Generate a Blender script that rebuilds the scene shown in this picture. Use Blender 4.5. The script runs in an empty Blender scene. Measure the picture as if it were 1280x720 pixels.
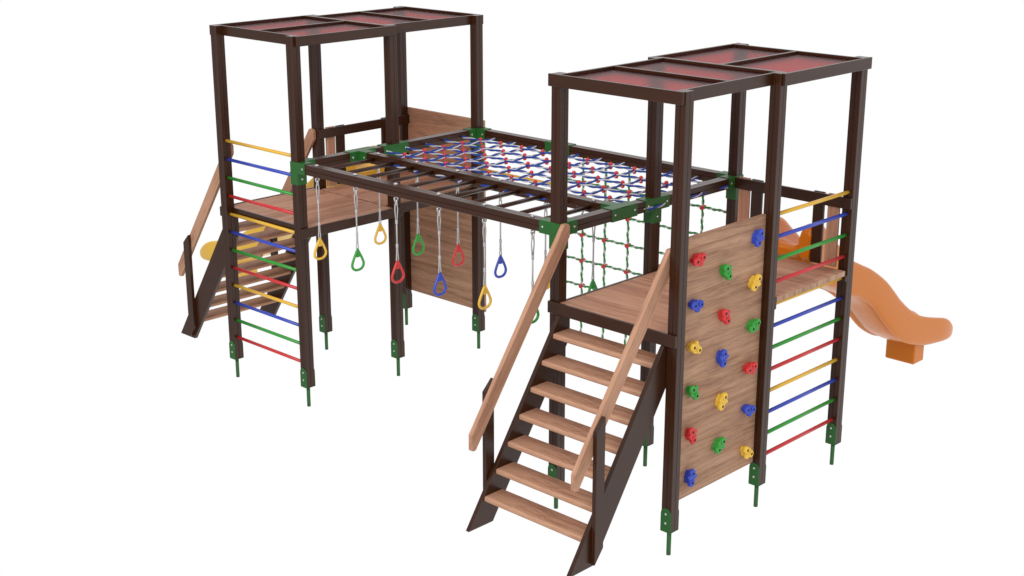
import bpy, bmesh, math, random
from mathutils import Vector, Matrix
PI = math.pi
random.seed(7)
SC = bpy.context.scene
COL = SC.collection

# ------------------------------------------------------------------ camera
cd = bpy.data.cameras.new('camera')
cam = bpy.data.objects.new('camera', cd)
COL.objects.link(cam)
cd.lens = 50.0
cd.sensor_width = 36.0
cd.clip_end = 500
cam.location = (-7.5698, -5.6815, 4.7281)
cam.rotation_euler = (PI/2 - 0.298543, 0, 0.765356 - PI/2)
SC.camera = cam

# ------------------------------------------------------------------ studio light: white surround, dim patch added on the left to darken reflections
w = bpy.data.worlds.new('World')
SC.world = w
w.use_nodes = True
nt = w.node_tree
nt.nodes.clear()
out = nt.nodes.new('ShaderNodeOutputWorld')
bg = nt.nodes.new('ShaderNodeBackground')
tc = nt.nodes.new('ShaderNodeTexCoord')
dot = nt.nodes.new('ShaderNodeVectorMath'); dot.operation = 'DOT_PRODUCT'
dot.inputs[1].default_value = Vector((-0.69, 0.66, -0.25)).normalized()
rmp = nt.nodes.new('ShaderNodeValToRGB')
rmp.color_ramp.elements[0].position = 0.72
rmp.color_ramp.elements[0].color = (1.0, 1.0, 1.0, 1)
rmp.color_ramp.elements[1].position = 0.90
rmp.color_ramp.elements[1].color = (0.50, 0.49, 0.50, 1)
mr = nt.nodes.new('ShaderNodeMapRange')
mr.inputs['From Min'].default_value = -1
mr.inputs['From Max'].default_value = 1
nt.links.new(tc.outputs['Generated'], dot.inputs[0])
nt.links.new(dot.outputs['Value'], mr.inputs['Value'])
nt.links.new(mr.outputs['Result'], rmp.inputs['Fac'])
nt.links.new(rmp.outputs['Color'], bg.inputs['Color'])
bg.inputs['Strength'].default_value = 1.0
nt.links.new(bg.outputs['Background'], out.inputs['Surface'])

# one large softbox high on the left, behind the camera
ld = bpy.data.lights.new('softbox', 'AREA')
ld.shape = 'DISK'
ld.size = 7.0
ld.energy = 1120
ld.color = (1.0, 0.985, 0.965)
lo_ = bpy.data.objects.new('softbox', ld)
COL.objects.link(lo_)
lo_.location = (-11.0, -1.0, 9.5)
lo_.rotation_euler = (Vector((1.0, 2.4, 1.2)) - lo_.location).to_track_quat('-Z', 'Y').to_euler()

SC.view_settings.view_transform = 'Standard'
SC.view_settings.look = 'None'
SC.view_settings.exposure = 0
SC.view_settings.gamma = 1
SC.cycles.max_bounces = 10
SC.cycles.transmission_bounces = 10

# ------------------------------------------------------------------ materials
def new_mat(name):
    m = bpy.data.materials.new(name)
    m.use_nodes = True
    n = m.node_tree
    return m, n, n.nodes['Principled BSDF']

def paint(name, col, rough=0.45, bump=0.0, scale=60, var=0.06, spec=0.5, metallic=0.0):
    """painted or moulded colour with faint unevenness"""
    m, n, b = new_mat(name)
    tc = n.nodes.new('ShaderNodeTexCoord')
    no = n.nodes.new('ShaderNodeTexNoise')
    no.inputs['Scale'].default_value = scale
    no.inputs['Detail'].default_value = 3
    n.links.new(tc.outputs['Object'], no.inputs['Vector'])
    r = n.nodes.new('ShaderNodeValToRGB')
    r.color_ramp.elements[0].color = (*[c*(1-var) for c in col], 1)
    r.color_ramp.elements[1].color = (*[min(1, c*(1+var)) for c in col], 1)
    n.links.new(no.outputs['Fac'], r.inputs['Fac'])
    n.links.new(r.outputs['Color'], b.inputs['Base Color'])
    b.inputs['Roughness'].default_value = rough
    b.inputs['Specular IOR Level'].default_value = spec
    b.inputs['Metallic'].default_value = metallic
    if bump:
        bp = n.nodes.new('ShaderNodeBump')
        bp.inputs['Strength'].default_value = bump
        bp.inputs['Distance'].default_value = 0.002
        n.links.new(no.outputs['Fac'], bp.inputs['Height'])
        n.links.new(bp.outputs['Normal'], b.inputs['Normal'])
    return m

def wood(name, axis, c0, c1, c2, rough=0.55, freq=1.0, wave=0.35, spec=0.4, tilt=0.0):
    """sawn timber, grain along the given local axis"""
    m, n, b = new_mat(name)
    tc = n.nodes.new('ShaderNodeTexCoord')
    mp = n.nodes.new('ShaderNodeMapping')
    sc = {'x': (0.8, 18, 18), 'y': (18, 0.8, 18), 'z': (18, 18, 0.8)}[axis]
    mp.inputs['Scale'].default_value = [s*freq for s in sc]
    if tilt:                                       # grain along a raking piece
        rt = n.nodes.new('ShaderNodeMapping')
        rt.inputs['Rotation'].default_value = (0, tilt, 0)
        n.links.new(tc.outputs['Object'], rt.inputs['Vector'])
        n.links.new(rt.outputs['Vector'], mp.inputs['Vector'])
    else:
        n.links.new(tc.outputs['Object'], mp.inputs['Vector'])
    # slow warp so that the grain wanders
    wn = n.nodes.new('ShaderNodeTexNoise')
    wn.inputs['Scale'].default_value = 2.3
    wn.inputs['Detail'].default_value = 1
    n.links.new(tc.outputs['Object'], wn.inputs['Vector'])
    vm = n.nodes.new('ShaderNodeVectorMath'); vm.operation = 'SCALE'
    vm.inputs['Scale'].default_value = wave*4
    n.links.new(wn.outputs['Color'], vm.inputs[0])
    ad = n.nodes.new('ShaderNodeVectorMath'); ad.operation = 'ADD'
    n.links.new(mp.outputs['Vector'], ad.inputs[0])
    n.links.new(vm.outputs['Vector'], ad.inputs[1])
    big = n.nodes.new('ShaderNodeTexNoise')
    big.inputs['Scale'].default_value = 0.55
    big.inputs['Detail'].default_value = 4
    big.inputs['Roughness'].default_value = 0.62
    big.inputs['Distortion'].default_value = 0.6
    n.links.new(ad.outputs['Vector'], big.inputs['Vector'])
    fin = n.nodes.new('ShaderNodeTexNoise')
    fin.inputs['Scale'].default_value = 6.0
    fin.inputs['Detail'].default_value = 5
    fin.inputs['Roughness'].default_value = 0.7
    n.links.new(ad.outputs['Vector'], fin.inputs['Vector'])
    mx = n.nodes.new('ShaderNodeMix'); mx.data_type = 'FLOAT'
    mx.inputs['Factor'].default_value = 0.45
    n.links.new(big.outputs['Fac'], mx.inputs['A'])
    n.links.new(fin.outputs['Fac'], mx.inputs['B'])
    r = n.nodes.new('ShaderNodeValToRGB')
    e = r.color_ramp.elements
    e[0].position = 0.38; e[0].color = (*c0, 1)
    e[1].position = 0.62; e[1].color = (*c2, 1)
    k = e.new(0.5); k.color = (*c1, 1)
    n.links.new(mx.outputs['Result'], r.inputs['Fac'])
    n.links.new(r.outputs['Color'], b.inputs['Base Color'])
    b.inputs['Roughness'].default_value = rough
    b.inputs['Specular IOR Level'].default_value = spec
    bp = n.nodes.new('ShaderNodeBump')
    bp.inputs['Strength'].default_value = 0.18
    bp.inputs['Distance'].default_value = 0.003
    n.links.new(fin.outputs['Fac'], bp.inputs['Height'])
    n.links.new(bp.outputs['Normal'], b.inputs['Normal'])
    return m

BR = [(0.029, 0.0082, 0.0020), (0.035, 0.0103, 0.0030), (0.041, 0.0125, 0.0042)]
M = {}
for ax in 'xyz':
    M['brown_'+ax] = wood('brown_stain_'+ax, ax, *BR, rough=0.28, freq=1.6, wave=0.1, spec=0.4)
    M['larch_'+ax] = wood('oiled_timber_'+ax, ax, (0.25, 0.117, 0.070), (0.45, 0.245, 0.155), (0.57, 0.335, 0.218), rough=0.6, wave=0.22, spec=0.2)
    M['board_'+ax] = wood('plywood_'+ax, ax, (0.235, 0.122, 0.074), (0.38, 0.214, 0.132), (0.49, 0.292, 0.184), rough=0.6, freq=1.5, wave=0.10, spec=0.2)
M['tread'] = wood('stair_timber', 'y', (0.22, 0.10, 0.058), (0.40, 0.212, 0.133), (0.51, 0.292, 0.19), rough=0.6, freq=1.15, wave=0.30, spec=0.2)
M['rail'] = wood('handrail_timber', 'x', (0.28, 0.138, 0.083), (0.43, 0.233, 0.147), (0.53, 0.305, 0.197), rough=0.6, freq=1.3, wave=0.08, spec=0.2, tilt=math.atan(1.409))
M['endgrain'] = wood('end_grain', 'z', (0.22, 0.115, 0.068), (0.40, 0.23, 0.145), (0.56, 0.36, 0.24), rough=0.7, freq=2.2, wave=0.05)
M['bracket'] = paint('green_enamel', (0.015, 0.102, 0.016), 0.4, spec=0.4)
M['steel'] = paint('zinc_steel', (0.62, 0.62, 0.63), 0.3, metallic=0.85, var=0.05)
M['cord'] = paint('grey_cord', (0.44, 0.43, 0.43), 0.7, bump=0.4, scale=200, var=0.12)
M['yellow'] = paint('yellow_enamel', (0.72, 0.42, 0.035), 0.35)
M['blue'] = paint('blue_enamel', (0.030, 0.060, 0.44), 0.35)
M['green'] = paint('green_gloss', (0.024, 0.29, 0.028), 0.35)
M['red'] = paint('red_enamel', (0.56, 0.022, 0.026), 0.35)
M['knot_red'] = paint('red_nylon', (0.52, 0.020, 0.026), 0.35)
M['rope_blue'] = paint('blue_rope_yarn', (0.004, 0.042, 0.27), 0.7, bump=0.5, scale=150, var=0.2)
M['rope_white'] = paint('white_rope_yarn', (0.50, 0.49, 0.515), 0.75, bump=0.5, scale=150, var=0.12)
M['rope_green'] = paint('green_rope_yarn', (0.006, 0.22, 0.010), 0.7, bump=0.5, scale=150, var=0.2)
M['orange_plastic'] = paint('orange_polyethylene', (0.60, 0.165, 0.003), 0.27, spec=0.38, bump=0.05, scale=240, var=0.03)
M['yellow_plastic'] = paint('yellow_polyethylene', (0.74, 0.44, 0.045), 0.27, bump=0.05, scale=240, var=0.03)
for c, v in dict(hold_red=(0.60, 0.026, 0.030), hold_blue=(0.026, 0.060, 0.46),
                 hold_green=(0.028, 0.31, 0.034), hold_yellow=(0.76, 0.47, 0.045)).items():
    M[c] = paint(c.split('_')[1]+'_resin', v, 0.45, bump=0.25, scale=90, var=0.1)
M['hole_shade'] = paint('painted_hole_shade', (0.012, 0.012, 0.014), 0.8, spec=0.2)  # near-black colour standing in for the shade inside bolt holes
# tinted translucent roofing sheet
m, n, b = new_mat('red_polycarbonate')
n.nodes.remove(b)
rf = n.nodes.new('ShaderNodeBsdfRefraction')
rf.inputs['Color'].default_value = (0.80, 0.12, 0.14, 1)
rf.inputs['Roughness'].default_value = 0.20
rf.inputs['IOR'].default_value = 1.30
gl = n.nodes.new('ShaderNodeBsdfGlossy')
gl.inputs['Color'].default_value = (1, 1, 1, 1)
gl.inputs['Roughness'].default_value = 0.2
mxs = n.nodes.new('ShaderNodeMixShader')
mxs.inputs['Fac'].default_value = 0.145
n.links.new(rf.outputs['BSDF'], mxs.inputs[1])
n.links.new(gl.outputs['BSDF'], mxs.inputs[2])
n.links.new(mxs.outputs['Shader'], n.nodes['Material Output'].inputs['Surface'])
M['roof_sheet'] = m

# ------------------------------------------------------------------ mesh helpers
class MB:
    """collects shapes and links them as one mesh object"""
    def __init__(self):
        self.bm = bmesh.new()
        self.mats = []
        self.smooth = False
    def mi(self, m):
        if m not in self.mats: self.mats.append(m)
        return self.mats.index(m)
    def _add(self, tmp, m, smooth=False):
        i = self.mi(m)
        vm = {v: self.bm.verts.new(v.co) for v in tmp.verts}
        for f in tmp.faces:
            try: g = self.bm.faces.new([vm[v] for v in f.verts])
            except ValueError: continue
            g.material_index = i
            g.smooth = smooth
        tmp.free()
    def box(self, x0, x1, y0, y1, z0, z1, m, bev=0.003):
        t = bmesh.new()
        bmesh.ops.create_cube(t, size=1)
        for v in t.verts:
            v.co = Vector(((x0+x1)/2+v.co.x*(x1-x0), (y0+y1)/2+v.co.y*(y1-y0), (z0+z1)/2+v.co.z*(z1-z0)))
        if bev:
            bmesh.ops.bevel(t, geom=list(t.edges), offset=bev, segments=1, affect='EDGES')
        self._add(t, m)
        return self
    def prism(self, poly, axis, a0, a1, m, bev=0.003, seg=1, smooth=False):
        """poly: 2D outline; axis 'x': (y,z), 'y': (x,z), 'z': (x,y)"""
        t = bmesh.new()
        def P(p, a):
            return {'x': (a, p[0], p[1]), 'y': (p[0], a, p[1]), 'z': (p[0], p[1], a)}[axis]
        v0 = [t.verts.new(P(p, a0)) for p in poly]
        v1 = [t.verts.new(P(p, a1)) for p in poly]
        k = len(poly)
        t.faces.new(v0); t.faces.new(v1[::-1])
        for i in range(k):
            t.faces.new([v0[i], v1[i], v1[(i+1) % k], v0[(i+1) % k]])
        bmesh.ops.recalc_face_normals(t, faces=t.faces)
        if bev:
            bmesh.ops.bevel(t, geom=list(t.edges), offset=bev, segments=seg, affect='EDGES')
        self._add(t, m, smooth)
        return self
    def tube(self, pts, r, m, seg=10, closed=False, caps=True):
        t = bmesh.new()
        pts = [Vector(p) for p in pts]
        n = len(pts)
        rad = r if isinstance(r, (list, tuple)) else [r]*n
        rings = []
        ref = None
        for i, p in enumerate(pts):
            a = pts[(i-1) % n] if (closed or i) else p
            c = pts[(i+1) % n] if (closed or i < n-1) else p
            d = (c-a).normalized()
            if ref is None:
                ref = d.orthogonal().normalized()
            ref = (ref - d*ref.dot(d)).normalized()
            s = d.cross(ref)
            rings.append([t.verts.new(p + (ref*math.cos(2*PI*k/seg) + s*math.sin(2*PI*k/seg))*rad[i]) for k in range(seg)])
        rng = range(n) if closed else range(n-1)
        for i in rng:
            A, B = rings[i], rings[(i+1) % n]
            for k in range(seg):
                t.faces.new([A[k], A[(k+1) % seg], B[(k+1) % seg], B[k]])
        if caps and not closed:
            t.faces.new(rings[0][::-1]); t.faces.new(rings[-1])
        bmesh.ops.recalc_face_normals(t, faces=t.faces)
        self._add(t, m, True)
        return self
    def ball(self, c, r, m, sub=2, sc=(1, 1, 1)):
        t = bmesh.new()
        bmesh.ops.create_icosphere(t, subdivisions=sub, radius=r)
        for v in t.verts:
            v.co = Vector(c) + Vector((v.co.x*sc[0], v.co.y*sc[1], v.co.z*sc[2]))
        self._add(t, m, True)
        return self
    def bolt(self, c, axis, m, r=0.011, hgt=0.006):
        c = Vector(c); d = Vector(axis)
        self.tube([c, c+d*hgt*0.6, c+d*hgt], [r, r, r*0.6], m, 10)
        return self
    def twist(self, p0, p1, r, ma, mb_, period=0.15, phase=0.0, wob=None, step=14):
        """rope of two yarns twisted round each other"""
        p0 = Vector(p0); p1 = Vector(p1)
        L = (p1-p0).length
        d = (p1-p0)/L
        u = Vector((0, 0, 1)) if abs(d.z) < 0.9 else Vector((1, 0, 0))
        s = d.cross(u).normalized(); u = s.cross(d)
        k = max(4, int(L/period*step))
        for j, m in enumerate((ma, mb_)):
            pts = []
            for i in range(k+1):
                t = i/k*L
                a = -2*PI*t/period + phase + j*PI
                c = p0 + d*t + (wob(t) if wob else Vector((0, 0, 0)))
                pts.append(c + (u*math.cos(a)+s*math.sin(a))*r*0.5)
            self.tube(pts, r*(0.74 if m is not M['rope_white'] else 0.50), m, 6)
        return self
    def build(self, name, parent=None, loc=None):
        """loc: origin of the mesh in world space"""
        me = bpy.data.meshes.new(name)
        if loc is not None:
            bmesh.ops.translate(self.bm, verts=self.bm.verts, vec=-Vector(loc))
        self.bm.to_mesh(me); self.bm.free()
        for m in self.mats: me.materials.append(m)
        o = bpy.data.objects.new(name, me)
        COL.objects.link(o)
        wl = Vector(loc) if loc is not None else Vector((0, 0, 0))
        if parent:
            o.parent = parent
            o.location = wl - world(parent)
        else:
            o.location = wl
        return o

def world(o):
    v = Vector(o.location)
    while o.parent:
        o = o.parent
        v = v + o.location
    return v

def thing(name, label, cat, loc=(0, 0, 0), group=None):
    o = bpy.data.objects.new(name, None)
    o.empty_display_size = 0.1
    COL.objects.link(o)
    o.location = loc
    tag(o, label, cat, group)
    return o

def tag(o, label, cat=None, group=None):
    o['label'] = label
    if cat:
        o['category'] = cat
        o['kind'] = 'thing'
    if group: o['group'] = group
    return o

def kids(o):
    return [c for c in bpy.data.objects if c.parent == o]

def dup(o, parent=None):
    """a copy of a part with copies of its sub-parts"""
    c = o.copy()
    COL.objects.link(c)
    c.parent = parent
    for ch in kids(o):
        dup(ch, c)
    return c

# ------------------------------------------------------------------ dimensions (metres)
A = 1.112                # bay
h = 0.045                # half a post
Y0 = A + 3.094           # left tower, near row of posts
Y1 = Y0 + A
HT = 3.206               # top of posts
ZB0, ZB1 = 2.015, 2.105  # beams of the net frame
DK = 1.506               # deck level

def grooved(a0, a1, axis, c0, c1, m):
    """90 mm square timber with a slit down the middle of each face; axis of length"""
    g, d, b = 0.0022, 0.005, 0.003
    q = []
    # one side from corner to corner, then rotated
    side = [(-h+b, -h), (-g, -h), (0, -h+d), (g, -h), (h-b, -h)]
    for k in range(4):
        ca, sa = [(1, 0), (0, 1), (-1, 0), (0, -1)][k]
        for p in side:
            q.append((c0 + p[0]*ca - p[1]*sa, c1 + p[0]*sa + p[1]*ca))
    mb = MB()
    mb.prism(q, axis, a0, a1, m, bev=0)
    return mb

# ------------------------------------------------------------------ towers
def make_anchor(x, y):
    g, s = M['bracket'], M['steel']
    a = MB()
    W_ = h + 0.0005
    # the two cheeks with a rounded top, base plate and the spike
    for sx in (-1, 1):
        prof = [(y-W_, -0.004), (y+W_, -0.004), (y+W_, 0.13)]
        for k in range(9):
            t = PI*k/8
            prof.append((y + W_*math.cos(t), 0.135 + W_*math.sin(t)))
        prof.append((y-W_, 0.13))
        xa = x + sx*(h+0.0005); xb = x + sx*(h+0.0055)
        a.prism(prof, 'x', min(xa, xb), max(xa, xb), g, bev=0.0008)
        a.bolt((xb, y, 0.135), (sx, 0, 0), s, 0.010, 0.005)
        a.bolt((xb, y, 0.062), (sx, 0, 0), s, 0.010, 0.005)
    a.box(x-h-0.005, x+h+0.005, y-W_, y+W_, -0.010, -0.0042, g, 0.001)
    a.tube([(x, y, -0.207), (x, y, -0.010)], 0.0172, g, 16)
    return a

post0 = None
def place_post(parent, x, y):
    global post0
    if post0 is None:
        post0 = grooved(0, HT, 'z', x, y, M['brown_z']).build('post', parent, (x, y, 0))
        make_anchor(x, y).build('ground_anchor', post0, (x, y, 0))
        return post0
    c = dup(post0, parent)
    c.location = Vector((x, y, 0)) - world(parent)
    return c

tR = thing('playground_tower', 'brown wooden tower with a red roof and holds on its wall, beside the orange slide', 'tower', (A, A/2, 0))
tL = thing('playground_tower', 'brown wooden tower with a red roof and yellow slide behind it, farther from the camera', 'tower', (A, Y0+A/2, 0))
for x, y in [(0, 0), (A, 0), (2*A, 0), (0, A), (A, A), (2*A, A)]:
    place_post(tR, x, y)
for x, y in [(0, Y0), (A, Y0), (2*A, Y0), (0, Y1), (A, Y1), (2*A, Y1)]:
    place_post(tL, x, y)

# maps of the stair bay / slide bay of the right tower onto the left one (world to world)
ROT1, OFF1 = -PI/2, Vector((0, Y1, 0))                       # (x,y) -> (y, Y1-x)
ROT2, OFF2 = PI/2, Vector((2*A, Y0-A, 0))                    # (x,y) -> (2A-y, Y0-A+x)
def mapped(v, k):
    v = Vector(v)
    return Vector((v.y, Y1-v.x, v.z)) if k == 1 else Vector((2*A-v.y, Y0-A+v.x, v.z))
def to_left(o, parent, k):
    """the left tower's copy of a right-tower part"""
    wl = world(o)
    c = dup(o, parent)
    c.location = mapped(wl, k) - world(parent)
    c.rotation_euler = (0, 0, ROT1 if k == 1 else ROT2)
    return c

RZ0, RZ1 = 3.117, 3.2065
bx, by = M['brown_x'], M['brown_y']
def sheet(x0, x1, y0, y1):
    return MB().box(x0, x1, y0, y1, RZ1-0.027, RZ1-0.021, M['roof_sheet'], 0)
# roof of the stair bay
r1 = MB()
r1.box(-0.070, -0.0455, -h+0.009, A+h+0.012, RZ0, RZ1, by)
r1.box(A+0.0455, A+0.070, -h+0.03, A+h-0.03, RZ0, RZ1-0.002, by)
r1.box(h+0.0005, A-h-0.0005, 0.020, 0.0445, RZ0, RZ1-0.001, bx)
r1.box(h+0.0005, A-h-0.0005, A-0.0445, A-0.020, RZ0, RZ1-0.001, bx)
r1.box(A/2-0.016, A/2+0.016, 0.0455, A-0.0455, RZ0+0.005, RZ1-0.001, by)
roof1 = r1.build('roof', tR, (A/2, A/2, RZ0))
for xa, xb in ((-0.040, A/2-0.017), (A/2+0.017, A+0.040)):
    sheet(xa, xb, 0.046, A-0.046).build('roof_sheet', roof1, ((xa+xb)/2, A/2, RZ1-0.024))
# roof of the slide bay
r2 = MB()
r2.box(A-h+0.016, 2*A+h+0.011, -0.070, -0.0455, RZ0, RZ1, bx)
r2.box(A-h+0.016, 2*A+h+0.011, A+0.0455, A+0.070, RZ0, RZ1, bx)
r2.box(A+0.018, A+0.0445, h+0.0005, A-h-0.0005, RZ0, RZ1-0.001, by)
r2.box(2*A-0.0445, 2*A-0.018, h+0.0005, A-h-0.0005, RZ0, RZ1-0.001, by)
r2.box(A+0.046, 2*A-0.046, A/2-0.016, A/2+0.016, RZ0+0.005, RZ1-0.0015, bx)
roof2 = r2.build('roof', tR, (1.5*A, A/2, RZ0))
for ya, yb in ((-0.040, A/2-0.017), (A/2+0.017, A+0.040)):
    sheet(A+0.0455, 2*A-0.0455, ya, yb).build('roof_sheet', roof2, (1.5*A, (ya+yb)/2, RZ1-0.024))
to_left(roof1, tL, 1)
to_left(roof2, tL, 2)

# decks and their frames
d1 = MB()
d1.box(-0.044, A+0.044, 0.047, A-0.047, DK-0.030, DK-0.004, M['larch_y'], 0.002)
deck1 = d1.build('deck', tR, (A/2, A/2, DK))
f1 = MB()
f1.box(-0.070, -0.0455, -h, A+h, 1.416, DK+0.001, by)
f1.box(A+0.0455, A+0.070, -h+0.003, A+h-0.003, 1.416, DK-0.001, by)
f1.box(h+0.0005, A-h-0.0005, 0.020, 0.0445, 1.416, DK-0.002, bx)
f1.box(h+0.0005, A-h-0.0005, A-0.0445, A-0.020, 1.416, DK-0.002, bx)
fr1 = f1.build('deck_frame', tR, (A/2, A/2, 1.416))
d2 = MB()
d2.box(A+0.072, 2*A-0.074, -0.043, A+0.043, DK-0.038, DK+0.005, M['larch_y'], 0.002)
gi = d2.mi(M['endgrain'])
for f in d2.bm.faces:
    if abs(f.normal.y) > 0.9 or abs(sum(v.co.y for v in f.verts)/len(f.verts)-A/2) > A/2+0.0425: f.material_index = gi
deck2 = d2.build('deck', tR, (1.5*A, A/2, DK))
f2 = MB()
f2.box(2*A-0.070, 2*A-0.0455, -h, A+h, 1.416, DK-0.039, by)
f3 = MB().box(A+0.0205, A+0.0445, h+0.0005, A-h-0.0005, 1.416, DK-0.003, by)
fr3 = f3.build('deck_joist', tR, (A+0.03, A/2, 1.416))
fr2 = f2.build('deck_frame', tR, (1.5*A, A/2, 1.416))
for o, k in ((deck1, 1), (fr1, 1), (deck2, 2), (fr2, 2), (fr3, 2)):
    to_left(o, tL, k)

# guard rail at the slide
gr = MB()
gr.box(2*A-0.070, 2*A-0.0455, -h, A+h, 2.012, 2.104, by)
rail = gr.build('guard_rail', tR, (2*A-0.058, A/2, 2.012))
xs0, xs1 = 2*A-0.0445, 2*A-0.020
for ya, yb, mm in ((0.072, 0.178, 'larch_z'), (0.212, 0.313, 'brown_z'), (0.806, 0.914, 'brown_z'), (0.932, 1.040, 'larch_z')):
    MB().box(xs0, xs1, ya, yb, DK+0.006, 2.109, M[mm], 0.004).build('slat', rail, ((xs0+xs1)/2, (ya+yb)/2, DK))
to_left(rail, tL, 2)

# coloured rungs
rung_seq = ['red', 'green', 'blue', 'yellow']
def rungs(parent, axis, c, a0, a1):
    for k in range(12):
        z = 0.213 + 0.1758*k
        col = rung_seq[k % 4]
        mb = MB()
        p0, p1 = ((a0, c, z), (a1, c, z)) if axis == 'x' else ((c, a0, z), (c, a1, z))
        mb.tube([p0, p1], 0.0155, M[col], 14)
        o = mb.build('rung', parent, tuple((Vector(p0)+Vector(p1))/2))
        o['label'] = col + ' rung'
rungs(tR, 'x', 0.0, A+0.040, 2*A-0.040)
rungs(tL, 'y', 0.0, Y0+0.040, Y1-0.040)

# ------------------------------------------------------------------ climbing wall panels
cw = thing('climbing_wall', 'wooden climbing board with red, blue, green and yellow holds', 'climbing wall', (A/2, 0, 0.19))
MB().box(h+0.0005, A-h-0.0005, 0.0175, 0.040, 0.178, 2.168, M['board_x'], 0.002).build('panel', cw, (A/2, 0.029, 1.2))
pl = MB().box(2*A+0.0455, 2*A+0.072, Y0-h, Y1+h, 0.186, 2.175, M['board_y'], 0.002).build('climbing_wall', None, (2*A+0.057, Y0+A/2, 0.186))
tag(pl, 'plain wooden board closing the far end of the tower beside the rings', 'climbing wall')

def hold_mesh(col):
    """three-lobed climbing grip, front face with two dark discs as shade of bolt holes; local: face towards -y"""
    t = MB()
    bm = t.bm
    mi = t.mi(M[col]); hi = t.mi(M['hole_shade'])
    N = 72
    circ = [(0.0, 0.040, 0.029), (0.0, -0.040, 0.029), (0.040, 0.008, 0.017), (-0.008, 0.0, 0.027), (0.014, 0.0, 0.028)]
    def ray(a):
        dxx, dzz = math.cos(a), math.sin(a)
        best = 0.0
        for cx, cz, r in circ:
            bq = cx*dxx + cz*dzz
            dd = bq*bq - (cx*cx + cz*cz - r*r)
            if dd >= 0: best = max(best, bq + math.sqrt(dd))
        return best
    raw = [ray(2*PI*k/N) for k in range(N)]
    out_ = [sum(raw[(k+d_) % N]*w_ for d_, w_ in ((-2, .06), (-1, .2), (0, .48), (1, .2), (2, .06))) for k in range(N)]
    rows = []
    # profile from the wall outwards: (factor of the outline, how round, depth)
    prof = [(0.80, 0.35, 0.0), (0.82, 0.35, 0.011), (0.76, 0.30, 0.018), (0.84, 0.15, 0.026), (1.0, 0.0, 0.034), (1.0, 0.0, 0.051), (0.985, 0.0, 0.0545), (0.94, 0.0, 0.0570), (0.88, 0.0, 0.0575), (0.66, 0.0, 0.0560), (0.33, 0.1, 0.051)]
    mean = sum(out_)/N
    for ff, rd, dp in prof:
        row = []
        for k in range(N):
            a = 2*PI*k/N
            rr = 1.01*ff*(out_[k]*(1-rd) + mean*rd)
            lump = 0.0015*math.sin(3*a+1.0) if 0.02 < dp else 0.0
            vx, vz = rr*math.cos(a), rr*math.sin(a)
            if dp > 0.05:                              # a furrow between the two bolted lobes
                lump += 0.0075*math.exp(-((vz + 0.25*vx)/0.013)**2)*(1.0 if dp > 0.053 else 0.4)
            row.append(bm.verts.new((vx, -dp + lump, vz)))
        rows.append(row)
    for i in range(len(rows)-1):
        for k in range(N):
            fc = bm.faces.new([rows[i][k], rows[i][(k+1) % N], rows[i+1][(k+1) % N], rows[i+1][k]])
            fc.material_index = mi; fc.smooth = True
    ctr = bm.verts.new((0, -0.048, 0))
    for k in range(N):
        fc = bm.faces.new([rows[-1][k], rows[-1][(k+1) % N], ctr])
        fc.material_index = mi; fc.smooth = True
    for cz in (0.036, -0.036):
        t.tube([(0, -0.045, cz), (0, -0.0590, cz), (0, -0.0612, cz)], [0.0225, 0.0210, 0.0170], M[col], 20)
        t.tube([(0, -0.056, cz), (0, -0.0620, cz)], 0.0108, M['hole_shade'], 16)
    bmesh.ops.recalc_face_normals(bm, faces=bm.faces)
    return t

holds = [('red', .169, 2.011, -74), ('blue', .894, 2.025, -21), ('green', .512, 1.845, 29), ('yellow', .883, 1.686, -40),
         ('blue', .163, 1.68, -93), ('red', .518, 1.507, 29), ('green', .892, 1.349, -63), ('yellow', .165, 1.353, 62),
         ('blue', .512, 1.19, -2), ('red', .879, 1.017, -78), ('green', .166, 1.019, 38), ('yellow', .527, .848, -26),
         ('blue', .887, .68, -102), ('red', .168, .685, 18), ('green', .522, .499, -44), ('yellow', .896, .33, -129), ('blue', .179, .348, -5)]
proto = {}
for col, x, z, ang in holds:
    if col not in proto:
        o = hold_mesh('hold_'+col).build('hold', cw, (0, 0, 0))
        proto[col] = o
    else:
        o = proto[col].copy(); COL.objects.link(o); o.parent = cw
    o.location = Vector((x+0.030, 0.017, z-0.004)) - world(cw)
    o.rotation_euler = (0, -math.radians(ang), 0)
    o['label'] = col + ' hold'

# ------------------------------------------------------------------ staircases
st = thing('staircase', 'open wooden staircase with two handrails leading up beside the climbing holds', 'stairs', (-0.5, A/2, 0))
SL = 1.475
dx = 0.252
XCUT = 0.046
def stringer(ya, yb):
    mb = MB()
    zt, xc = 1.4145, XCUT
    poly = [(-1.038, -0.012), (-1.038+dx, -0.012), (xc, SL*(xc+1.030-dx)), (xc, zt), (-1.030+zt/SL, zt)]
    mb.prism(poly, 'y', ya, yb, M['brown_x'], 0.003)
    return mb
stringer(0.0475, 0.083).build('stringer', st, (-0.5, 0.065, 0.6))
stringer(A-0.083, A-0.0475).build('stringer', st, (-0.5, A-0.065, 0.6))
def tread_mesh():
    mb = MB()
    r, z0, z1, xa, xb = 0.014, -0.042, 0.0, -0.098, 0.098
    q = []
    for cx, cz, a0 in ((xb-r, z1-r, 0), (xa+r, z1-r, 1), (xa+r, z0+r, 2), (xb-r, z0+r, 3)):
        for k in range(6):
            a = (a0 + k/5)*PI/2
            q.append((cx+r*math.cos(a), cz+r*math.sin(a)))
    L = A/2-0.0835
    mb.prism(q, 'y', -L, L, M['tread'], 0, 1, True)
    for f in mb.bm.faces:
        if len(f.verts) > 4:
            f.smooth = False
            for e in f.edges: e.smooth = False
    return mb
t0 = None
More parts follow.
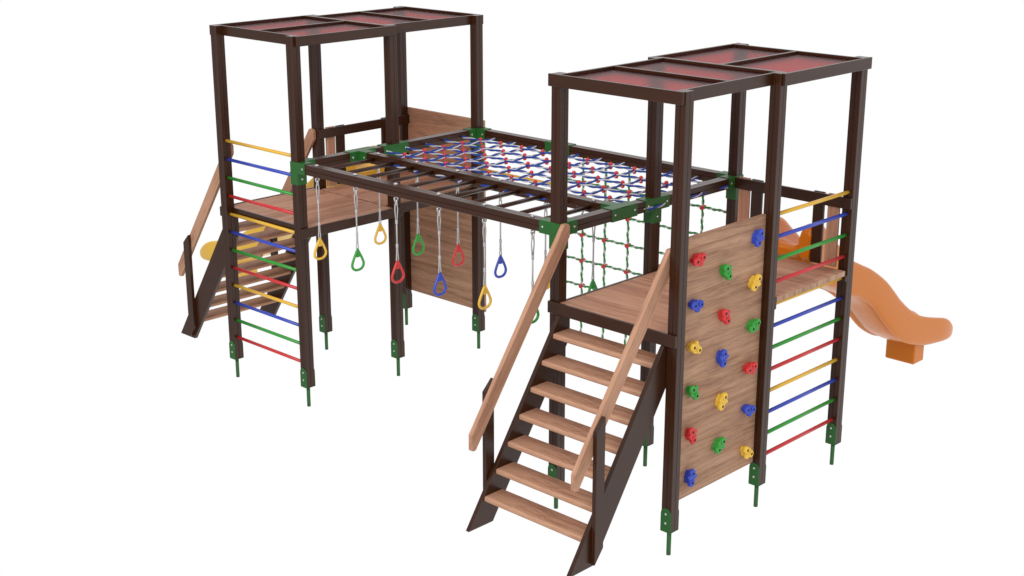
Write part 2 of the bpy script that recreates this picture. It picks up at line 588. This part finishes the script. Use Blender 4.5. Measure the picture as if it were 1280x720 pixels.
for k in range(7):
    z = 1.293 - 0.1793*k
    x = -1.022 + z/SL + 0.098
    loc = Vector((x, A/2, z))
    if t0 is None:
        t0 = tread_mesh().build('tread', st)
        c = t0
    else:
        c = t0.copy(); COL.objects.link(c); c.parent = st
    c.location = loc - world(st)
def handrail(ya, yb):
    q = [(-1.000, 0.735), (-1.000, 0.622), (-0.990, 0.610), (-0.960, 0.610), (0.031, 2.010), (0.031, 2.085), (0.012, 2.108), (-0.035, 2.108)]
    return MB().prism(q, 'y', ya, yb, M['rail'], 0.004, 1)
handrail(0.0475, 0.0865).build('handrail', st, (-0.5, 0.065, 1.3))
handrail(A-0.0865, A-0.0475).build('handrail', st, (-0.5, A-0.065, 1.3))
def newel(ya, yb):
    xa, xb = -0.822, -0.732
    q = [(xa, 0.008), (xb, 0.118), (xb, 1.092), (xa, 1.003)]
    return MB().prism(q, 'y', ya, yb, M['brown_z'], 0.003)
newel(0.0110, 0.0465).build('handrail_post', st, (-0.78, 0.03, 0.5))
newel(A-0.0465, A-0.0110).build('handrail_post', st, (-0.78, A-0.03, 0.5))
stL = thing('staircase', 'open wooden staircase seen from behind through the coloured ladder rungs of the far tower', 'stairs', mapped((-0.5, A/2, 0), 1))
for ch in kids(st):
    to_left(ch, stL, 1)

# ------------------------------------------------------------------ slides
def lerp(tab, x):
    for (a, u), (b, v) in zip(tab, tab[1:]):
        if x <= b:
            t = (x-a)/(b-a); 
            return u + (v-u)*t
    return tab[-1][1]
def smooth_tab(tab, x):
    # Catmull-Rom through the table
    n = len(tab)
    if x <= tab[0][0]: return tab[0][1]
    if x >= tab[-1][0]: return tab[-1][1]
    i = max(j for j in range(n-1) if tab[j][0] <= x)
    x0, y0 = tab[i]; x1, y1 = tab[i+1]
    m0 = (tab[min(i+1, n-1)][1]-tab[max(i-1, 0)][1])/(tab[min(i+1, n-1)][0]-tab[max(i-1, 0)][0])
    m1 = (tab[min(i+2, n-1)][1]-tab[i][1])/(tab[min(i+2, n-1)][0]-tab[i][0])
    t = (x-x0)/(x1-x0); d = x1-x0
    return ((2*t**3-3*t**2+1)*y0 + (t**3-2*t**2+t)*d*m0 + (-2*t**3+3*t**2)*y1 + (t**3-t**2)*d*m1)
RIM = [(2.16, 1.74), (2.19, 1.795), (2.25, 1.815), (2.34, 1.80), (2.43, 1.755), (2.53, 1.675), (2.66, 1.575), (2.80, 1.46), (2.944, 1.36), (3.126, 1.275),
       (3.30, 1.196), (3.55, 1.045), (3.70, 0.925), (3.853, 0.793), (4.054, 0.652), (4.17, 0.588), (4.286, 0.535), (4.45, 0.482), (4.652, 0.428),
       (4.76, 0.400), (4.87, 0.355), (4.96, 0.295), (5.04, 0.235), (5.09, 0.20)]
BOT = [(2.16, 1.535), (2.185, 1.515), (2.23, 1.40), (2.28, 1.30), (2.40, 1.25), (2.57, 1.205), (2.742, 1.142), (2.991, 1.025), (3.159, 0.957), (3.367, 0.835),
       (3.526, 0.696), (3.69, 0.549), (3.833, 0.436), (4.064, 0.311), (4.256, 0.246), (4.423, 0.202), (4.717, 0.160), (4.92, 0.140), (5.04, 0.145), (5.09, 0.16)]
FLO = [(2.16, 1.585), (2.20, 1.615), (2.30, 1.60), (2.45, 1.53), (2.60, 1.425), (2.80, 1.29), (3.00, 1.165), (3.20, 1.055), (3.367, 0.935), (3.526, 0.80),
       (3.69, 0.65), (3.833, 0.53), (4.064, 0.395), (4.256, 0.32), (4.423, 0.275), (4.717, 0.225), (4.92, 0.195), (5.04, 0.18), (5.09, 0.178)]
def slide_mesh(mat):
    mb = MB()
    bm = mb.bm
    mi = mb.mi(mat)
    xs = [2.16, 2.165, 2.175, 2.19, 2.21] + [2.23+0.03*k for k in range(94)] + [5.04, 5.06, 5.075, 5.085, 5.09]
    rings = []
    for x in xs:
        R_, B_, F_ = smooth_tab(RIM, x), smooth_tab(BOT, x), smooth_tab(FLO, x)
        e = min(1.0, max(0.0, (x-4.66)/0.43))           # nose rounds off in plan
        k_ = 1 - 0.55*(1-math.sqrt(max(0.0, 1-e**2.6)))
        hh = max(0.01, R_-F_)
        fi = 1 - min(1.0, max(0.0, (x-2.22)/0.40)); fi = fi*fi*(3-2*fi)
        g = min(1.0, max(0.0, (R_-B_)/0.25))
        half = [(0.0, F_), (0.09, F_+0.003), (0.125, F_+min(0.02, hh*0.2)), (0.145, F_+hh*0.30), (0.157-0.010*fi, F_+hh*0.70), (0.166-0.014*fi, R_-min(0.022+0.02*fi, hh*0.2)),
                (0.178-0.014*fi, R_-0.005*g-0.008*fi), (0.191-0.004*fi, R_), (0.204, R_-0.006*g), (0.212, R_-0.020*g), (0.216, R_-0.045*g), (0.2155, R_*0.5+B_*0.5),
                (0.211, B_+0.055*g), (0.205, B_+0.027*g), (0.195, B_+0.009*g), (0.182, B_), (0.170, B_+0.007*g), (0.163, B_+0.021*g), (0.156, B_+0.036*g),
                (0.148, B_+0.038*g), (0.140, B_+0.022*g), (0.125, B_+0.009*g), (0.07, B_-0.002*g), (0.0, B_-0.006*g)]
        fl = 1 - min(1.0, max(0.0, (x-2.22)/0.36)); fl = fl*fl*(3-2*fl)     # the mouth flares outwards
        half = [((y + (0.034*fl if y > 0.18 and q < 15 else 0.0))*k_, z) for q, (y, z) in enumerate(half)]
        loop = [(y, z) for y, z in half] + [(-y, z) for y, z in half[-2:0:-1]]
        rings.append([bm.verts.new((x, A/2 - y, z)) for y, z in loop])
    k = len(rings[0])
    for i in range(len(rings)-1):
        for j in range(k):
            f = bm.faces.new([rings[i][j], rings[i][(j+1) % k], rings[i+1][(j+1) % k], rings[i+1][j]])
            f.material_index = mi; f.smooth = True
    for rg in (rings[0], rings[-1]):
        f = bm.faces.new(rg)
        f.material_index = mi
    bmesh.ops.recalc_face_normals(bm, faces=bm.faces)
    return mb
def make_slide(mat, label, k=None):
    base = (3.5, A/2, 0.0)
    s = thing('slide', label, 'slide', base)
    ch = slide_mesh(mat).build('chute', s, base)
    bl = MB().box(4.325, 4.515, A/2-0.142, A/2+0.166, 0.016, 0.235, mat, 0.010).build('support_block', s, (4.42, A/2, 0.02))
    if k:
        s.location = mapped(base, 2)
        s.rotation_euler = (0, 0, ROT2)
    return s
make_slide(M['orange_plastic'], 'orange wavy slide running down from the tower with the climbing holds')
make_slide(M['yellow_plastic'], 'yellow wavy slide mostly hidden behind the staircase of the far tower', 2)

# ------------------------------------------------------------------ beam frame between the towers
fr = thing('overhead_frame', 'brown beam frame with monkey bars and green corner brackets joining both towers', 'climbing frame', (A, A+1.5, 2.0))
ZC = (ZB0+ZB1)/2
XM = 0.707
YM = 3.097
e5 = 0.0505
def beam(axis, a0, a1, c):
    m = M['brown_'+axis]
    if axis == 'y':
        mb = grooved(a0, a1, 'y', c, ZC, m); loc = (c, (a0+a1)/2, ZC)
    else:
        mb = grooved(a0, a1, 'x', c, ZC, m); loc = ((a0+a1)/2, c, ZC)
    return mb.build('beam', fr, loc)
beam('y', A+h+0.001, Y0-h-0.001, 0.0)
beam('y', A+h+0.001, Y0-h-0.001, XM)
beam('y', A+h+0.001, Y0-h-0.001, 2*A)
for yy in (A, Y0):
    beam('x', h+0.001, A-h-0.001, yy)
    beam('x', A+h+0.001, 2*A-h-0.001, yy)
grooved(0, ZB0-0.001, 'z', 2*A, YM, M['brown_z']).build('support_post', fr, (2*A, YM, 0))
sp = [o for o in kids(fr) if o.name.startswith('support_post')][0]
make_anchor(2*A, YM).build('ground_anchor', sp, (2*A, YM, 0))
# monkey bars
b0 = None
for k in range(11):
    y = 3.959 - 0.2577*k
    if b0 is None:
        b0 = MB().tube([(h-0.01, y, 2.058), (XM-h+0.01, y, 2.058)], 0.0175, M['brown_x'], 14).build('monkey_bar', fr, (XM/2, y, 2.058))
    else:
        c = b0.copy(); COL.objects.link(c); c.parent = fr
        c.location = Vector((XM/2, y, 2.058)) - world(fr)
# green brackets: folded plates round each joint
def bracket(x, y, arms, collar=True, name='bracket', bolts=True):
    """folded plates round a joint; arms: letters among 'x', 'X', 'y', 'Y' (minus / plus directions)"""
    g, s = M['bracket'], M['steel']
    mb = MB()
    t = 0.0055
    q = 0.0004
    La = 0.152
    zb, zt = ZB0-0.0002, ZB1+0.0002
    lo = {'x': x-La, 'y': y-La}; hi = {'x': x+La, 'y': y+La}
    ext = {'x': (x-La if 'x' in arms else x-h-t, x+La if 'X' in arms else x+h+t),
           'y': (y-La if 'y' in arms else y-h-t, y+La if 'Y' in arms else y+h+t)}
    def plate(side, a0, a1, z0, z1):
        if side == 'x': mb.box(x-h-t, x-h-q, a0, a1, z0, z1, g, 0)
        if side == 'X': mb.box(x+h+q, x+h+t, a0, a1, z0, z1, g, 0)
        if side == 'y': mb.box(a0, a1, y-h-t, y-h-q, z0, z1, g, 0)
        if side == 'Y': mb.box(a0, a1, y+h+q, y+h+t, z0, z1, g, 0)
    z0, z1 = zb-t, zt+t
    for side in 'xXyY':
        along = 'y' if side in 'xX' else 'x'
        c = y if along == 'y' else x
        low, up = ext[along]
        if side not in arms:
            inset = q if side in 'xX' else 0.0        # side plates pass inside the front ones at corners
            plate(side, low + (t if (side in 'xX' and along not in arms) else 0), up - (t if (side in 'xX' and along.upper() not in arms) else 0), z0, z1)
        else:
            if along in arms: plate(side, low, c-h-t, z0, z1)
            if along.upper() in arms: plate(side, c+h+t, up, z0, z1)
    # top and bottom strips
    for a in arms:
        if a in 'xX':
            x0, x1 = (x-La, x-h-t) if a == 'x' else (x+h+t, x+La)
            y0_, y1_ = y-h-q, y+h+q
        else:
            x0, x1 = x-h-q, x+h+q
            y0_, y1_ = (y-La, y-h-t) if a == 'y' else (y+h+t, y+La)
        mb.box(x0, x1, y0_, y1_, zt, zt+t*0.9, g, 0)
        mb.box(x0, x1, y0_, y1_, zb-t*0.9, zb, g, 0)
        d = {'x': (-0.118, 0), 'X': (0.118, 0), 'y': (0, -0.118), 'Y': (0, 0.118)}[a]
        for sg in ((-1, 1) if bolts else ()):
            n_ = Vector((0, sg, 0)) if a in 'xX' else Vector((sg, 0, 0))
            mb.bolt(Vector((x+d[0], y+d[1], ZC)) + n_*(h+t), n_, s, 0.0098, 0.005)
    if collar:
        zc = 1.905
        mb.box(x-h-t, x-h-q, y-h-q, y+h+q, zc, z0, g, 0)
        mb.box(x+h+q, x+h+t, y-h-q, y+h+q, zc, z0, g, 0)
        mb.box(x-h-t, x+h+t, y-h-t, y-h-q, zc, z0, g, 0)
        mb.box(x-h-t, x+h+t, y+h+q, y+h+t, zc, z0, g, 0)
        for sg in (-1, 1):
            mb.bolt((x, y+sg*(h+t), 1.955), (0, sg, 0), s, 0.0098, 0.005)
        # the joint is closed by a flange round the post
        if len(arms) == 2 and not (set(arms) in ({'x', 'X'}, {'y', 'Y'})):
            pass
    else:
        mb.box(x-h-t, x+h+t, y-h-t, y+h+t, zt, zt+t*0.9, g, 0)
        mb.box(x-h-t, x+h+t, y-h-t, y+h+t, zb-t*0.9, zb, g, 0)
    return mb.build(name, fr, (x, y, ZC))
bracket(0, A, 'XY'); bracket(A, A, 'xX'); bracket(2*A, A, 'xY')
bracket(0, Y0, 'Xy'); bracket(A, Y0, 'xX'); bracket(2*A, Y0, 'xy')
bracket(XM, A, 'xXY', False); bracket(XM, Y0, 'xXy', False)
bracket(2*A, YM, 'yY', bolts=False)

# ------------------------------------------------------------------ gymnastic bar
gb = MB().tube([(2*A, YM+h-0.004, 1.690), (2*A, Y0-h+0.004, 1.690)], 0.019, M['yellow'], 16).build('horizontal_bar', None, (2*A, (YM+Y0)/2, 1.69))
tag(gb, 'yellow horizontal bar under the overhead rope net', 'exercise bar')

# ------------------------------------------------------------------ overhead rope net
net = thing('rope_net', 'blue and white overhead rope net with red knots stretched in the beam frame', 'rope net', (1.5, 2.66, 2.06))
NZ = 2.046
XS = [1.0+0.2455*k for k in range(5)]
YS = [3.915-0.2725*k for k in range(11)]
for i, x in enumerate(XS):
    MB().twist((x, A+h-0.01, NZ+0.006), (x, Y0-h+0.012, NZ+0.006), 0.0125, M['rope_white'], M['rope_blue'], 0.23, phase=0.9*i).build('rope', net, (x, 2.66, NZ))
for i, y in enumerate(YS[:-1]):
    MB().twist((XM-h-0.042 if i % 2 == 0 and i else XM-h+0.02, y, NZ-0.006), (2*A-h+0.012, y, NZ-0.006), 0.0125, M['rope_blue'], M['rope_white'], 0.23, phase=1.3*i).build('rope', net, (1.5, y, NZ))
yb = A-h+0.004
MB().twist((XS[0]-0.12, yb, NZ-0.004), (XS[-1]+0.06, yb, NZ-0.004), 0.0125, M['rope_blue'], M['rope_white'], 0.23,
           wob=lambda t: Vector((0, 0.022*math.sin(2*PI*t/0.5+2.0), 0))).build('rope', net, (1.5, yb, NZ))
xb = XM-h+0.020
MB().twist((xb, YS[0]-0.05, NZ-0.002), (xb, YS[-2]+0.05, NZ-0.002), 0.0125, M['rope_blue'], M['rope_white'], 0.23,
           wob=lambda t: Vector((0.022*math.cos(2*PI*(t-0.27)/0.545+PI), 0, 0))).build('rope', net, (xb, 2.66, NZ))
k0 = None
for x in XS:
    for y in YS[:-1]:
        if k0 is None:
            kb = MB()
            kb.ball((0, 0, 0.017), 0.0185, M['knot_red'], 3)
            kb.tube([(0, 0, -0.03), (0, 0, 0.02)], 0.011, M['knot_red'], 12)
            kb.ball((0, 0, -0.016), 0.0165, M['knot_red'], 3, (1.15, 1.15, 0.9))
            k0 = kb.build('knot', net)
            c = k0
        else:
            c = k0.copy(); COL.objects.link(c); c.parent = net
        c.location = Vector((x, y, NZ)) - world(net)

# ------------------------------------------------------------------ vertical climbing net
vn = thing('climbing_net', 'green and white vertical rope net with red knots below the far beam', 'rope net', (2*A, 2.1, 1.2))
VY = [2.803-0.2745*k for k in range(6)]
VZ = [1.770-0.2505*k for k in range(7)]
for i, y in enumerate(VY):
    MB().twist((2*A-0.006, y, 0.235), (2*A-0.006, y, ZB0+0.01), 0.0118, M['rope_green'], M['rope_white'], 0.115, phase=0.8*i).build('rope', vn, (2*A, y, 1.1))
for i, z in enumerate(VZ):
    MB().twist((2*A+0.006, A+h-0.01, z), (2*A+0.006, YM-h+0.01, z), 0.0118, M['rope_green'], M['rope_white'], 0.115, phase=1.1*i).build('rope', vn, (2*A, 2.1, z))
v0 = None
for y in VY:
    for z in VZ:
        if v0 is None:
            kb = MB()
            kb.ball((-0.019, 0, 0), 0.0205, M['knot_red'], 3)
            kb.tube([(-0.02, 0, 0), (0.03, 0, 0)], 0.011, M['knot_red'], 12)
            kb.ball((0.022, 0, 0), 0.0165, M['knot_red'], 3, (0.9, 1.15, 1.15))
            v0 = kb.build('knot', vn)
            c = v0
        else:
            c = v0.copy(); COL.objects.link(c); c.parent = vn
        c.location = Vector((2*A, y, z)) - world(vn)

# ------------------------------------------------------------------ hanging rings
def ring_parts(col):
    """built with the top of the beam at z = 0"""
    s, cd_ = M['steel'], M['cord']
    hook = MB()
    hook.tube([(0, 0, 0.001), (0, 0, 0.005), (0, 0, 0.0055), (0, 0, 0.013)], [0.020, 0.020, 0.012, 0.011], s, 12)
    hook.tube([(0, 0, -0.0965), (0, 0, -0.091)], 0.017, s, 12)
    hook.tube([(0, 0, -0.112), (0, 0, 0.0)], 0.005, s, 8)
    # eye, and the snap link that carries the cord
    hook.tube([(0.019*math.sin(t), 0, -0.122-0.019*math.cos(t)) for t in [2*PI*k/14 for k in range(14)]], 0.0065, s, 8, closed=True)
    hook.tube([(0.006*math.sin(t), 0.016*math.sin(t), -0.150-0.024*math.cos(t)) for t in [2*PI*k/14 for k in range(14)]], 0.0058, s, 8, closed=True)
    cord = MB()
    def loop(zt, zb, wide_top, xw=0.015):
        for sg in (-1, 1):
            cord.tube([(0, 0, zt+0.004*wide_top), (sg*xw*0.8, 0, zt-0.012), (sg*xw, 0, (zt+zb)/2+0.02), (sg*0.005, 0, zb)], 0.0052, cd_, 8)
    loop(-0.160, -0.310, 1)
    cord.tube([(0, 0, -0.305), (0, 0, -0.530)], 0.0065, cd_, 8)
    for sg in (-1, 1):
        cord.tube([(sg*0.003, 0, -0.520), (sg*0.006, 0, -0.58), (sg*0.011, 0, -0.640), (sg*0.008, 0, -0.662), (0, 0, -0.668)], 0.0052, cd_, 8)
    fer = []
    for z in (-0.318, -0.525):
        f = MB()
        f.tube([(0, 0, z-0.020), (0, 0, z-0.016), (0, 0, z+0.016), (0, 0, z+0.020)], [0.008, 0.0105, 0.0105, 0.008], cd_, 12)
        fer.append(f)
    grip = MB()
    # rounded triangle in the x-z plane
    pts = []
    W2, zt, zb = 0.064, -0.662, -0.838
    ctl = [(0.0, zt), (0.026, zt-0.038), (0.052, zt-0.088), (W2, zt-0.125), (0.055, zb+0.022), (0.030, zb+0.004), (0.0, zb),
           (-0.030, zb+0.004), (-0.055, zb+0.022), (-W2, zt-0.125), (-0.052, zt-0.088), (-0.026, zt-0.038)]
    n_ = len(ctl)
    for i in range(n_):
        p0, p1, p2, p3 = [Vector((ctl[(i+q) % n_][0], 0, ctl[(i+q) % n_][1])) for q in (-1, 0, 1, 2)]
        for t in (0, 0.33, 0.67):
            pts.append(0.5*((2*p1) + (p2-p0)*t + (2*p0-5*p1+4*p2-p3)*t*t + (3*p1-p0-3*p2+p3)*t**3))
    grip.tube(pts, 0.0112, M[col], 10, closed=True)
    # solid gusset under the top
    grip.prism([(0.0, zt+0.006), (0.030, zt-0.052), (0.012, zt-0.062), (-0.012, zt-0.062), (-0.030, zt-0.052)], 'y', -0.0085, 0.0085, M[col], 0.003)
    grip.tube([(0.010*math.sin(t), 0, zt+0.004-0.010*math.cos(t)) for t in [2*PI*k/12 for k in range(12)]], 0.0055, M[col], 8, closed=True)
    return hook, cord, fer, grip
ring_proto = {}
near_words = {'yellow': 'yellow', 'green': 'green', 'red': 'red', 'blue': 'blue'}
front = ['yellow', 'green', 'red', 'blue', 'yellow', 'green']
where_f = ['at the end by the far tower', 'between the yellow and the red one', 'between green and blue', 'between red and yellow',
           'next to last before the near tower', 'last before the near tower, half behind its handrail']
where_m = ['at the end by the far tower', 'hanging in front of the plain wooden board', 'between green and blue', 'between red and yellow',
           'mostly hidden by a handrail', 'just above the deck of the near tower']
def place_ring(col, x, y, label, group):
    t = thing('hanging_ring', label, 'gym ring', (x, y, ZB1), group)
    if col not in ring_proto:
        hook, cord, fer, grip = ring_parts(col)
        a = hook.build('hook', t); b_ = cord.build('cord', t); g = grip.build('grip', t)
        fs = [f.build('ferrule', b_) for f in fer]
        for o in (a, b_, g): o.location = (0, 0, 0)
        for f in fs: f.location = (0, 0, 0)
        ring_proto[col] = t
    else:
        for ch in kids(ring_proto[col]):
            dup(ch, t)
    return t
for row, (x, wh, gp) in enumerate(((0.004, where_f, 'outer beam'), (0.709, where_m, 'inner beam'))):
    for k in range(6):
        y = 3.950 - 0.5145*k
        place_ring(front[k], x, y, front[k] + ' triangular ring under the ' + gp + ', ' + wh[k], 'triangular gym rings hanging from the beams')

SC.cycles.use_denoising = True
